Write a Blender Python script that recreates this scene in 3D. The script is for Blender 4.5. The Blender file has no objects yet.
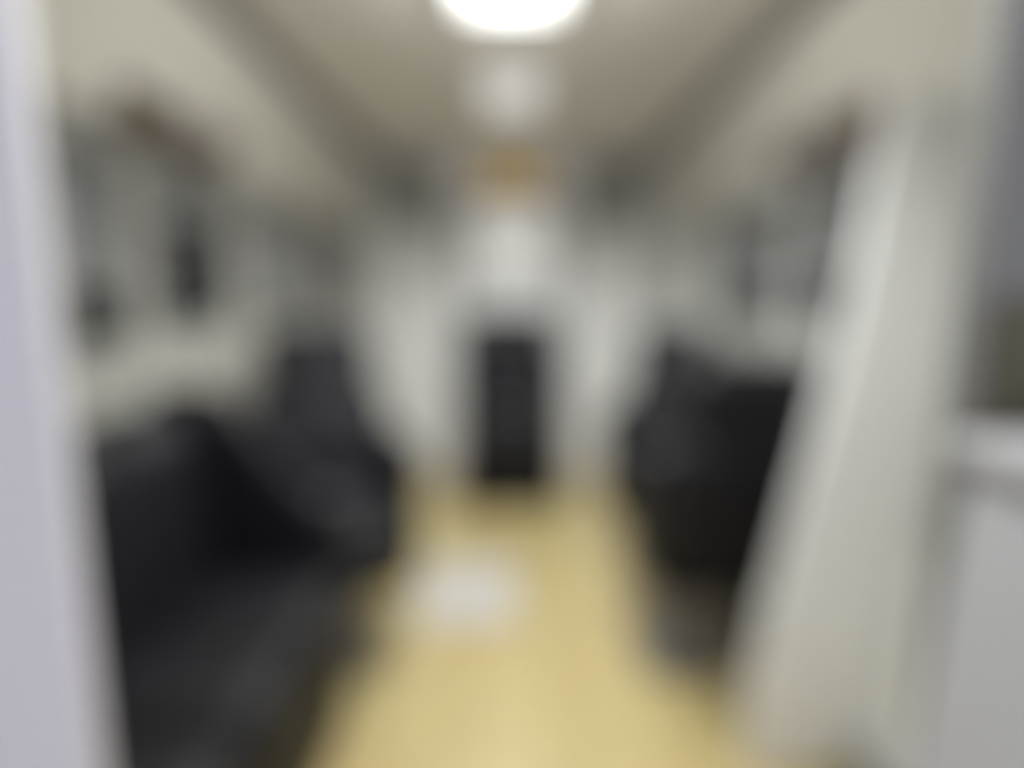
import bpy, bmesh, math
from mathutils import Vector, Matrix
C = bpy.context.scene
R = math.radians

# ---------------- camera, world, exposure ----------------
EYE = 1.10
cd = bpy.data.cameras.new('camera'); cam = bpy.data.objects.new('camera', cd); C.collection.objects.link(cam)
cam.location = (0.0, 0.0, EYE); cam.rotation_euler = (R(90-8.0), 0, 0)
cd.sensor_width = 36; cd.lens = 600/1024*36; cd.clip_start = 0.01
# the photograph is out of focus all over: the lens is focused at close range
cd.dof.use_dof = True; cd.dof.focus_distance = 0.10; cd.dof.aperture_fstop = 1.7
C.camera = cam
C.view_settings.view_transform = 'Standard'; C.view_settings.look = 'None'
C.view_settings.gamma = 1; C.view_settings.use_curve_mapping = False
C.view_settings.exposure = 0.0
w = bpy.data.worlds.new('world'); C.world = w; w.use_nodes = True
w.node_tree.nodes['Background'].inputs[0].default_value = (0.80, 0.84, 1.0, 1)
w.node_tree.nodes['Background'].inputs[1].default_value = 1.7
LAMP1, LAMP2 = 1.0, 0.45       # brightness of the diffusers
SPOT, WIDE = 43.0, 5.5                    # downward spot of each ceiling light, added sideways point lamp

# ---------------- materials ----------------
def mat(name, col, rough=.6, metal=0., bump=0., scale=40., var=.0, spec=.5, coat=0.):
    m = bpy.data.materials.new(name); m.use_nodes = True; nt = m.node_tree; b = nt.nodes['Principled BSDF']
    b.inputs['Base Color'].default_value = (*col, 1); b.inputs['Roughness'].default_value = rough
    b.inputs['Metallic'].default_value = metal; b.inputs['Specular IOR Level'].default_value = spec
    b.inputs['Coat Weight'].default_value = coat
    tc = nt.nodes.new('ShaderNodeTexCoord'); n = nt.nodes.new('ShaderNodeTexNoise')
    n.inputs['Scale'].default_value = scale; n.inputs['Detail'].default_value = 4
    nt.links.new(tc.outputs['Object'], n.inputs['Vector'])
    if var:
        mx = nt.nodes.new('ShaderNodeMix'); mx.data_type = 'RGBA'
        mx.inputs[6].default_value = (*[c*(1-var) for c in col], 1); mx.inputs[7].default_value = (*[min(1, c*(1+var)) for c in col], 1)
        nt.links.new(n.outputs['Fac'], mx.inputs[0]); nt.links.new(mx.outputs[2], b.inputs['Base Color'])
    if bump:
        bp = nt.nodes.new('ShaderNodeBump'); bp.inputs['Strength'].default_value = bump; bp.inputs['Distance'].default_value = .003
        nt.links.new(n.outputs['Fac'], bp.inputs['Height']); nt.links.new(bp.outputs['Normal'], b.inputs['Normal'])
    return m

def floor_layer():
    m = mat('honey wood floor', (.6, .42, .16), .33); nt = m.node_tree; b = nt.nodes['Principled BSDF']
    tc = nt.nodes.new('ShaderNodeTexCoord'); mp = nt.nodes.new('ShaderNodeMapping')
    mp.inputs['Rotation'].default_value = (0, 0, R(90))
    br = nt.nodes.new('ShaderNodeTexBrick'); br.inputs['Scale'].default_value = 1
    br.inputs['Brick Width'].default_value = .9; br.inputs['Row Height'].default_value = .09
    br.inputs['Mortar Size'].default_value = .0015; br.inputs['Mortar Smooth'].default_value = .2
    br.inputs['Color1'].default_value = (.72, .59, .285, 1); br.inputs['Color2'].default_value = (.64, .51, .235, 1)
    br.inputs['Mortar'].default_value = (.2, .13, .05, 1)
    nt.links.new(tc.outputs['Object'], mp.inputs[0]); nt.links.new(mp.outputs[0], br.inputs['Vector'])
    n = nt.nodes.new('ShaderNodeTexNoise'); n.inputs['Scale'].default_value = 3; n.inputs['Detail'].default_value = 6
    m2 = nt.nodes.new('ShaderNodeMapping'); m2.inputs['Scale'].default_value = (18, 1.2, 1)
    nt.links.new(tc.outputs['Object'], m2.inputs[0]); nt.links.new(m2.outputs[0], n.inputs['Vector'])
    mx = nt.nodes.new('ShaderNodeMix'); mx.data_type = 'RGBA'; mx.blend_type = 'MULTIPLY'; mx.inputs[0].default_value = .35
    nt.links.new(br.outputs['Color'], mx.inputs[6]); nt.links.new(n.outputs['Color'], mx.inputs[7])
    nt.links.new(mx.outputs[2], b.inputs['Base Color'])
    return m

def emis(name, col, s):
    m = bpy.data.materials.new(name); m.use_nodes = True; b = m.node_tree.nodes['Principled BSDF']
    b.inputs['Base Color'].default_value = (.8, .8, .8, 1)
    b.inputs['Emission Color'].default_value = (*col, 1); b.inputs['Emission Strength'].default_value = s
    return m

def glass_mat():
    m = bpy.data.materials.new('tinted glass'); m.use_nodes = True; nt = m.node_tree
    for n in list(nt.nodes):
        if n.type == 'BSDF_PRINCIPLED': nt.nodes.remove(n)
    out = nt.nodes['Material Output']
    tr = nt.nodes.new('ShaderNodeBsdfTransparent'); tr.inputs[0].default_value = (.07, .07, .065, 1)
    gl = nt.nodes.new('ShaderNodeBsdfGlossy'); gl.inputs['Roughness'].default_value = .05
    fr = nt.nodes.new('ShaderNodeFresnel'); mx = nt.nodes.new('ShaderNodeMixShader')
    nt.links.new(fr.outputs[0], mx.inputs[0]); nt.links.new(tr.outputs[0], mx.inputs[1]); nt.links.new(gl.outputs[0], mx.inputs[2])
    nt.links.new(mx.outputs[0], out.inputs[0])
    return m

LEATHER = mat('black leather', (.006, .006, .009), .55, spec=.3, bump=.35, scale=160, var=.2)
LEATHER2 = mat('charcoal leather', (.007, .007, .009), .6, spec=.3, bump=.35, scale=160, var=.2)
CABG = mat('light grey cabinet', (.48, .48, .49), .5, var=.03, scale=5)
PIPE = mat('dark grey piping', (.06, .06, .07), .5)
STEEL = mat('grey painted steel', (.24, .235, .225), .45, .3)
CHROME = mat('brushed metal', (.55, .55, .56), .3, 1.)
WHITE = mat('white wall laminate', (.62, .625, .61), .45, var=.02, scale=6)
BEIGE = mat('warm grey wall laminate', (.34, .33, .295), .55, var=.04, scale=6)
ENDW = mat('end wall laminate', (.86, .86, .85), .5, var=.02, scale=6)
CEIL = mat('ceiling fabric', (.84, .81, .76), .85, bump=.3, scale=300, var=.04)
COVE = mat('overhead side panel', (.72, .70, .63), .7, bump=.2, scale=300, var=.04)
RAIL = mat('dark grey rail', (.17, .165, .145), .5, .2)
BROWN = mat('brown trim', (.18, .135, .095), .5, var=.15, scale=20)
BLIND = mat('grey roller blind', (.16, .16, .158), .85, bump=.3, scale=400, var=.05)
LEDGE = mat('grey side ledge', (.30, .30, .28), .55)
SPK = mat('warm grey cabinet', (.48, .47, .42), .6)
FRAME = mat('grey window frame', (.18, .18, .17), .5)
LILAC = mat('pale lilac grey panel', (.66, .64, .66), .5, var=.02, scale=5)
GREY = mat('mid grey panel', (.20, .197, .185), .6, var=.03, scale=5)
DARKG = mat('dark grey panel', (.09, .09, .085), .6)
OLIVE = mat('olive brown panel', (.10, .088, .05), .6)
AMBER = mat('amber sign face', (.85, .56, .12), .45)
AMBER.node_tree.nodes['Principled BSDF'].inputs['Emission Color'].default_value = (1, .62, .12, 1)
AMBER.node_tree.nodes['Principled BSDF'].inputs['Emission Strength'].default_value = .13  # faint glow added to brighten the amber face
BLACK = mat('black rubber', (.006, .006, .009), .7, spec=.3)
FLOOR = floor_layer(); GLASS = glass_mat()

# ---------------- helpers ----------------
def obj(name, bm, m, parent=None, smooth=False):
    bmesh.ops.recalc_face_normals(bm, faces=bm.faces)
    me = bpy.data.meshes.new(name); bm.to_mesh(me); bm.free(); me.materials.append(m)
    if smooth:
        for p in me.polygons: p.use_smooth = True
    o = bpy.data.objects.new(name, me); C.collection.objects.link(o)
    if parent: o.parent = parent
    return o
def struct(name, bm, m, parent=None, smooth=False):
    o = obj(name, bm, m, parent, smooth)
    if not parent: o['kind'] = 'structure'
    return o
def thing(name, label, cat, loc=(0,0,0), rz=0, group=None):
    o = bpy.data.objects.new(name, None); C.collection.objects.link(o); o.empty_display_size = .1
    o.location = loc; o.rotation_euler = (0, 0, rz); o['label'] = label; o['category'] = cat
    if group: o['group'] = group
    return o
def tag(o, label, cat, group=None):
    o['label'] = label; o['category'] = cat
    if group: o['group'] = group
def add_box(bm, x0, x1, y0, y1, z0, z1, bev=0., seg=2, fn=None):
    t = bmesh.new(); bmesh.ops.create_cube(t, size=1)
    for v in t.verts:
        v.co = Vector((x0+(v.co.x+.5)*(x1-x0), y0+(v.co.y+.5)*(y1-y0), z0+(v.co.z+.5)*(z1-z0)))
    if bev: bmesh.ops.bevel(t, geom=list(t.edges), offset=bev, segments=seg, affect='EDGES', profile=.5)
    if fn:
        for v in t.verts: v.co = Vector(fn(v.co.x, v.co.y, v.co.z))
    me = bpy.data.meshes.new('t'); t.to_mesh(me); t.free(); bm.from_mesh(me); bpy.data.meshes.remove(me)
    return bm
def box(*a, **k): return add_box(bmesh.new(), *a, **k)
def cyl(bm, c, r, h, r2=None, seg=28, axis='Z'):
    M = Matrix.Translation(c)
    if axis == 'Y': M = M @ Matrix.Rotation(R(90), 4, 'X')
    if axis == 'X': M = M @ Matrix.Rotation(R(90), 4, 'Y')
    bmesh.ops.create_cone(bm, cap_ends=True, segments=seg, radius1=r, radius2=r if r2 is None else r2, depth=h, matrix=M)
    return bm
def pad(x0, x1, y0, y1, z0, z1, r, fn=None, cuts=5, puff=.0):
    """upholstered pad: rounded box with a slightly crowned surface"""
    bm = bmesh.new(); bmesh.ops.create_cube(bm, size=2)
    bmesh.ops.subdivide_edges(bm, edges=list(bm.edges), cuts=cuts*2, use_grid_fill=True)
    hx, hy, hz = (x1-x0)/2, (y1-y0)/2, (z1-z0)/2; cx, cy, cz = (x0+x1)/2, (y0+y1)/2, (z0+z1)/2
    r = min(r, hx, hy, hz)
    for v in bm.verts:
        a = [math.copysign(abs(c)**.7, c) for c in v.co]; p = Vector((a[0]*hx, a[1]*hy, a[2]*hz))
        q = Vector((max(-hx+r, min(hx-r, p.x)), max(-hy+r, min(hy-r, p.y)), max(-hz+r, min(hz-r, p.z))))
        d = p-q
        if d.length > 1e-9: p = q + d.normalized()*r
        k = 1 + puff*(1-v.co.x**2)*(1-v.co.y**2)*(1) if abs(v.co.z) > .99 else 1 + puff*(1-v.co.x**2)*(1-v.co.z**2)
        p = Vector((p.x, p.y*(k if abs(v.co.y) > .99 else 1), p.z*(k if abs(v.co.z) > .99 else 1)))
        x, y, z = p.x+cx, p.y+cy, p.z+cz
        v.co = Vector(fn(x, y, z)) if fn else Vector((x, y, z))
    return bm

# ---------------- the cabin ----------------
Y0, Y1 = -0.9, 3.75           # front (open), end wall
HW, HC = .96, 1.95            # half width at window height, ceiling height
WZ = 1.52                     # top of the side wall
# side wall profile, from floor to window sill
PROFS = {1: [(.80, 0), (.84, .10), (.88, .30), (.92, .55), (.95, .80), (HW, 1.00)],
         -1: [(.80, 0), (.84, .10), (.88, .30), (.92, .55), (.95, .80), (HW, 1.00)]}
bm = box(-1.1, 1.1, Y0, Y1+.1, -.08, 0)
struct('floor', bm, FLOOR)
struct('ceiling', box(-.86, .86, Y0, Y1+.1, HC, HC+.06), CEIL)
struct('wall_back', box(-1.2, 1.2, Y1, Y1+.08, 0, HC+.06), ENDW)

SILL, HEAD = 1.02, 1.44
WIN = {-1: [(1.28, 1.52, .96, 1.14, 'a'), (1.62, 2.06, SILL, 1.34, 'b'), (2.22, 2.62, SILL, 1.10, 'c'), (2.80, 3.40, SILL, 1.07, 'c')],
        1: [(1.60, 2.04, SILL, 1.20, 'd'), (2.14, 2.85, SILL, 1.17, 'e')]}   # start, end, sill, foot of the blind
def side(s, name, m, lname, lm):
    up = bmesh.new(); T = .05
    PROF = PROFS[s]
    low = bmesh.new()
    for (xa, za), (xb, zb) in zip(PROF[:-1], PROF[1:]):
        bm = low if zb <= .56 else up
        for (o0, o1) in ((0, 0), (T, T)):
            vs = [bm.verts.new((s*(xa+o0), Y0, za)), bm.verts.new((s*(xb+o0), Y0, zb)), bm.verts.new((s*(xb+o0), Y1, zb)), bm.verts.new((s*(xa+o0), Y1, za))]
            bm.faces.new(vs)
    struct(lname, low, lm); bm = up
    cuts = sorted(set([Y0, Y1] + [v for y0, y1, *_ in WIN[s] for v in (y0, y1)]))
    zs0 = .94
    for a, b in zip(cuts[:-1], cuts[1:]):
        hole = any(abs(a-w[0]) < 1e-6 for w in WIN[s])
        x0, x1 = sorted((s*HW, s*(HW+T)))
        if hole:
            wz = [w for w in WIN[s] if abs(a-w[0]) < 1e-6][0]
            lo = wz[2]
            if lo > zs0: add_box(bm, x0, x1, a, b, zs0, lo)
            add_box(bm, x0, x1, a, b, HEAD, WZ)
        else:
            add_box(bm, x0, x1, a, b, zs0, WZ)
    return struct(name, bm, m)
side(-1, 'wall_left', BEIGE, 'trim_6', BEIGE); side(1, 'wall_right', WHITE, 'trim_7', ENDW)  # lower right wall coloured paler in place of missing light
struct('trim_8', box(.90, .965, 1.75, 3.40, .88, .995, bev=.02), LEDGE)

def rr_ring(y0, y1, z0, z1, r, wdt, x0, x1):
    """rounded rectangular frame in the plane of the side wall"""
    def loop(g):
        pts = []
        for cy, cz, a0 in ((y1-r, z1-r, 0), (y0+r, z1-r, 90), (y0+r, z0+r, 180), (y1-r, z0+r, 270)):
            for k in range(7):
                a = R(a0+15*k); pts.append((cy+(r+g)*math.cos(a), cz+(r+g)*math.sin(a)))
        return pts
    bm = bmesh.new(); A = loop(0); B = loop(wdt); n = len(A)
    def ring(P, x): return [bm.verts.new((x, p[0], p[1])) for p in P]
    L = [ring(A, x0), ring(B, x0), ring(B, x1), ring(A, x1)]
    for k in range(4):
        a, b = L[k], L[(k+1) % 4]
        for i in range(n): bm.faces.new((a[i], a[(i+1) % n], b[(i+1) % n], b[i]))
    return bm
wn = 0
for s in (-1, 1):
    for (y0, y1, sill, zb, k) in WIN[s]:
        wn += 1
        f = struct('window_%d' % wn, rr_ring(y0+.02, y1-.02, sill+.015, HEAD-.015, .05, .035, s*(HW-.012), s*(HW+.05)), FRAME)
        obj('glass_pane', box(*sorted((s*(HW+.035), s*(HW+.041))), y0, y1, sill, HEAD), GLASS, f)
        # roller blind drawn over part of the window, with its bottom bar
        bl = obj('roller_blind', box(*sorted((s*(HW+.012), s*(HW+.015))), y0+.01, y1-.01, zb, HEAD), BLIND, f)
        obj('blind_bar', box(*sorted((s*(HW+.006), s*(HW+.018))), y0+.01, y1-.01, zb-.018, zb, bev=.003), FRAME, bl)

# tall contoured screen standing out from the right wall, nearer than the seats
sc = bmesh.new(); OUT = [(.555, 0), (.555, .18), (.585, .40), (.64, .68), (.695, .93), (.735, 1.20), (.76, 1.42), (.79, 1.50), (.955, 1.515), (.955, 1.00), (.945, .80), (.915, .55), (.875, .30), (.835, .10), (.795, 0)]
fa = [sc.verts.new((x, 1.28, z)) for x, z in OUT]; fb = [sc.verts.new((x, 1.31, z)) for x, z in OUT]
sc.faces.new(fa); sc.faces.new(fb)
for i in range(len(OUT)): sc.faces.new((fa[i], fa[(i+1) % len(OUT)], fb[(i+1) % len(OUT)], fb[i]))
struct('wall_screen_right', sc, ENDW)

# overhead side panels between the wall and the ceiling, and the dark rails where they meet it
def cove(s):
    bm = bmesh.new(); P = [(HW+.02, WZ), (.93, WZ), (.92, 1.62), (.89, 1.78), (.86, HC-.02), (.86, HC+.05), (HW+.02, HC+.05)]
    a = [bm.verts.new((s*x, Y0, z)) for x, z in P]; b = [bm.verts.new((s*x, Y1, z)) for x, z in P]
    n = len(P)
    for i in range(n): bm.faces.new((a[i], a[(i+1) % n], b[(i+1) % n], b[i]))
    bm.faces.new(a); bm.faces.new(b)
    return bm
struct('trim_1', cove(-1), COVE); struct('trim_2', cove(1), COVE)
for i, s in enumerate((-1, 1)):
    bm = box(*sorted((s*.80, s*.87)), Y0, Y1, HC-.035, HC+.01, bev=.008)
    struct('trim_%d' % (i+3), bm, RAIL)
    # skirting at the foot of the side wall
    fx = PROFS[s][0][0]; x0, x1 = sorted((s*(fx-.012), s*(fx+.005)))
    struct('baseboard_' + ('left' if s < 0 else 'right'), box(x0, x1, Y0, Y1, 0, .07, bev=.004), GREY)

# end wall: door with its frame
d = struct('door_1', box(-.30, .30, Y1-.03, Y1, 0, 1.68, bev=.01), ENDW)
fr = bmesh.new()
for x0, x1 in ((-.335, -.30), (.30, .335)): add_box(fr, x0, x1, Y1-.045, Y1, 0, 1.71, bev=.006)
add_box(fr, -.335, .335, Y1-.045, Y1, 1.68, 1.71, bev=.006)
obj('glow_panel', box(-.2, .2, Y1-.036, Y1-.029, 1.30, 1.64, bev=.003), emis('glowing door panel', (1, .98, .93), .30), d)  # glow added to stand for lamp light on the white door
obj('door_frame', fr, FRAME, d)
h = bmesh.new(); cyl(h, (.24, Y1-.05, .95), .012, .04, axis='Y'); add_box(h, .14, .25, Y1-.075, Y1-.06, .94, .96, bev=.004)
obj('door_handle', h, CHROME, d)

# ---------------- partition with the doorway the camera looks through ----------------
struct('wall_front_left', box(-1.10, -.391, .50, .515, 0, HC), LILAC)
struct('trim_9', box(-.391, -.386, .4995, .5155, 0, 1.86), LILAC)
struct('wall_front_right', box(.385, 1.10, .50, .53, 0, HC, bev=.004), GREY)
struct('trim_5', box(-.386, .385, .50, .53, 1.86, HC), GREY)

# ---------------- ceiling lights ----------------
def ceiling_light(y, wx, wy, s, label):
    t = thing('ceiling_light', label, 'ceiling light', (0, y, HC), 0, None)
    bm = bmesh.new()
    for (a, b, c, e) in ((-wx/2-.02, wx/2+.02, -wy/2-.02, -wy/2), (-wx/2-.02, wx/2+.02, wy/2, wy/2+.02), (-wx/2-.02, -wx/2, -wy/2, wy/2), (wx/2, wx/2+.02, -wy/2, wy/2)):
        add_box(bm, a, b, c, e, -.03, 0, bev=.003)
    obj('frame', bm, WHITE, t)
    obj('diffuser', box(-wx/2, wx/2, -wy/2, wy/2, -.024, -.002, bev=.008), emis('lamp diffuser', (1, .97, .93), s), t)
    ld = bpy.data.lights.new('lamp', 'SPOT'); ld.energy = SPOT * (.9 if y < 1.2 else 1.2); ld.spot_size = R(146); ld.spot_blend = .5; ld.shadow_soft_size = .16; ld.color = (.98, 1, .985)
    l = bpy.data.objects.new('lamp', ld); C.collection.objects.link(l); l.parent = t; l.location = (0, 0, -.09)
    if y < 2:      # added point lamp brightens ceiling and side panels near the two nearer fittings
        pd = bpy.data.lights.new('lamp', 'POINT'); pd.energy = WIDE * (.15 if y < 1.2 else 2.0); pd.shadow_soft_size = .05; pd.color = (.98, 1, .985)
        l = bpy.data.objects.new('lamp', pd); C.collection.objects.link(l); l.parent = t; l.location = (0, 0, -.06)
ceiling_light(.80, .36, .36, LAMP1, 'added unseen ceiling light overhead, in front of the large one at the top edge')  # unseen fitting added to light the near end
ceiling_light(1.68, .28, .36, LAMP1, 'large bright white ceiling light at the top edge of the view')
ceiling_light(2.60, .24, .50, LAMP2, 'smaller white ceiling light further back, in front of the amber sign')

# ---------------- seats ----------------
def make_seat(name, label, group, top=1.02, w=.50, lean=.16, arms=True, px=0., taper=.24, hr=.155, skirt=False):
    t = thing(name, label, 'seat', (0,0,0), 0, group)
    hw = w/2
    # base: floor plate, column, seat pan
    b = bmesh.new()
    add_box(b, px-.13, px+.13, -.20, .18, 0, .025, bev=.006); add_box(b, px-.10, px+.10, -.14, .12, .02, .27, bev=.015)
    if skirt: add_box(b, -.27, .27, -.22, .20, .0, .27, bev=.012)
    obj('pedestal', b, BLACK if skirt else STEEL, t)
    obj('seat_pan', box(-hw+.05, hw-.05, -.24, .20, .26, .32, bev=.015), BLACK, t)
    cu = obj('seat_cushion', pad(-hw+.045, hw-.045, -.27, .20, .31, .47, .05, puff=.10), LEATHER2, t, True)
    st = bmesh.new()
    for x in (-.09, .09): add_box(st, x-.003, x+.003, -.22, .14, .472, .479, bev=.001)
    obj('stitching', st, PIPE, cu)
    def shape(x, y, z):
        k = (z-.36)/(top-.36); return (x*(1-taper*max(0, k)**1.6), y+lean*k, z)
    ht = top-.20
    obj('backrest', pad(-hw+.03, hw-.03, .13, .27, .34, ht, .06, shape, puff=.12), LEATHER, t, True)
    obj('back_shell', pad(-hw+.05, hw-.05, .25, .285, .36, ht-.02, .017, shape), BLACK, t, True)
    hd = obj('headrest', pad(-hr, hr, .135, .245, ht-.02, top, .05, lambda x, y, z: (x, y+lean*(z-.36)/(top-.36), z), puff=.1), LEATHER, t, True)
    if arms:
        for s in (-1, 1):
            am = obj('armrest', pad(*sorted((s*(hw-.055), s*hw)), -.22, .20, .59, .655, .022), LEATHER2, t, True)
            sp = box(*sorted((s*(hw-.045), s*(hw-.012))), -.17, .19, .30, .60, bev=.008)
            obj('arm_panel', sp, LEATHER, t)
    bl = bmesh.new(); add_box(bl, -.028, .028, -.02, .03, .478, .495, bev=.004)
    obj('belt_buckle', bl, CHROME, t)
    bt = bmesh.new()
    for s in (-1, 1): add_box(bt, *sorted((s*.02, s*(hw-.06))), -.012, .024, .474, .48, bev=.001)
    obj('seat_belt', bt, PIPE, t)
    return t
def place(t, x, y, rz=0): t.location = (x, y, 0); t.rotation_euler = (0, 0, rz)
place(make_seat('cabin_seat', 'black leather armchair seat on the left behind the long divan', None, top=1.0, w=.54, taper=.14, hr=.19), -.58, 1.82, R(20))
place(make_seat('cabin_seat', 'black leather armchair seat at the near right with its back to the camera', None, top=.95, px=.08, w=.46), .60, 1.80, R(180))
place(make_seat('cabin_seat', 'black leather armchair seat on the right facing the one nearest the camera', None, top=.97, w=.46), .62, 2.42, R(-18))
place(make_seat('cabin_seat', 'narrow black leather seat alone in the middle of the end wall', None, top=1.02, w=.63, lean=.05, arms=False, taper=.02, hr=.265, skirt=True), -.01, 3.30)

t = thing('divan', 'long black leather divan along the left wall nearest the camera', 'sofa', (-.62, 1.0, 0))
YA, YB = -.42, .44
obj('base', box(-.26, .19, YA, YB, .03, .27, bev=.01), LEATHER, t)
obj('plinth', box(-.24, .15, YA+.02, YB-.02, 0, .04), BLACK, t)
for k in range(3):
    a = YA+.003+k*.285
    c = obj('seat_cushion', pad(-.14, .215, a, a+.283, .27, .43, .05, puff=.1), LEATHER2, t, True)
    c = obj('back_cushion', pad(-.29, -.12, a, a+.283, .36, .83, .06, lambda x, y, z: (x-.05*(z-.36)/.5+.03, y, z), puff=.1), LEATHER, t, True)
obj('armrest', pad(-.28, .20, YB, YB+.05, .20, .60, .035, lambda x, y, z: (x, y, z + max(0, z-.35)*1.15*max(0, min(1, (.14-x)/.24)))), LEATHER, t, True)

# ---------------- overhead consoles, vents, sign ----------------
def console(s, y, label):
    t = thing('overhead_console', label, 'overhead console', (s*.915, y, 1.56), 0, None)
    t.rotation_euler = (0, s*R(-20), 0)
    obj('housing', box(-.03, .03, -.26, .26, -.06, .05, bev=.015, seg=3), BROWN, t)
    for yy in (-.16, .16):
        m = bmesh.new(); cyl(m, (-s*.035, yy, 0), .028, .02, axis='X'); n = obj('air_nozzle', m, BLACK, t)
    m = bmesh.new(); cyl(m, (-s*.035, 0, 0), .035, .016, axis='X'); obj('reading_lamp', m, CHROME, t)
    return t
console(-1, 1.74, 'brown overhead console along the top of the left windows')
console(1, 1.85, 'brown overhead console along the top of the right windows')
def vent(s, label):
    t = thing('wall_vent', label, 'vent', (s*.60, Y1, 1.72), 0)
    obj('cabinet', box(-.19, .19, -.10, 0, -.19, .20, bev=.015), SPK, t)
    g = bmesh.new()
    for k in range(11): add_box(g, -.16, .16, -.108, -.099, -.16+k*.03, -.145+k*.03, bev=.002)
    obj('louvre', g, RAIL, t)
vent(-1, 'warm grey louvred box in the left top corner of the end wall')
vent(1, 'warm grey louvred box in the right top corner of the end wall')
t = thing('wall_sign', 'small amber sign above the end door', 'sign', (0, Y1, 1.815))
obj('sign_frame', box(-.19, .19, -.03, 0, -.085, .075, bev=.006), BROWN, t)
obj('sign_face', box(-.18, .18, -.036, -.028, -.075, .065, bev=.002), AMBER, t)

# ---------------- pale floor patch, right foreground ----------------
PALE = mat('pale grey patch', (.56, .54, .50), .7, bump=.4, scale=200, var=.05)
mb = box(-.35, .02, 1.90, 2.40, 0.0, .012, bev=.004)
tag(obj('floor_layer', mb, PALE), 'pale grey rectangular patch lying on the wooden floor in the aisle', 'mat')  # thin pale slab on the aisle floor
t = thing('entry_cabinet', 'pale grey low cabinet at the right edge in front of the doorway', 'cabinet', (.36, .38, 0))
sl = lambda x, y, z: (x-(1-z)*.09 if x < .1 else x, y, z)
obj('body', box(0, .21, -.07, .08, 0, .98, bev=.01, fn=sl), CABG, t)
obj('top', box(-.012, .22, -.08, .09, .975, .995, bev=.004), CABG, t)
t = thing('door_latch', 'olive brown latch plate on the right edge of the doorway', 'latch', (.44, .50, 1.0))
obj('plate', box(-.045, .045, -.012, 0, -.06, .10, bev=.004), OLIVE, t)
m = bmesh.new(); cyl(m, (0, -.022, .0), .018, .025, axis='Y'); obj('knob', m, DARKG, t)
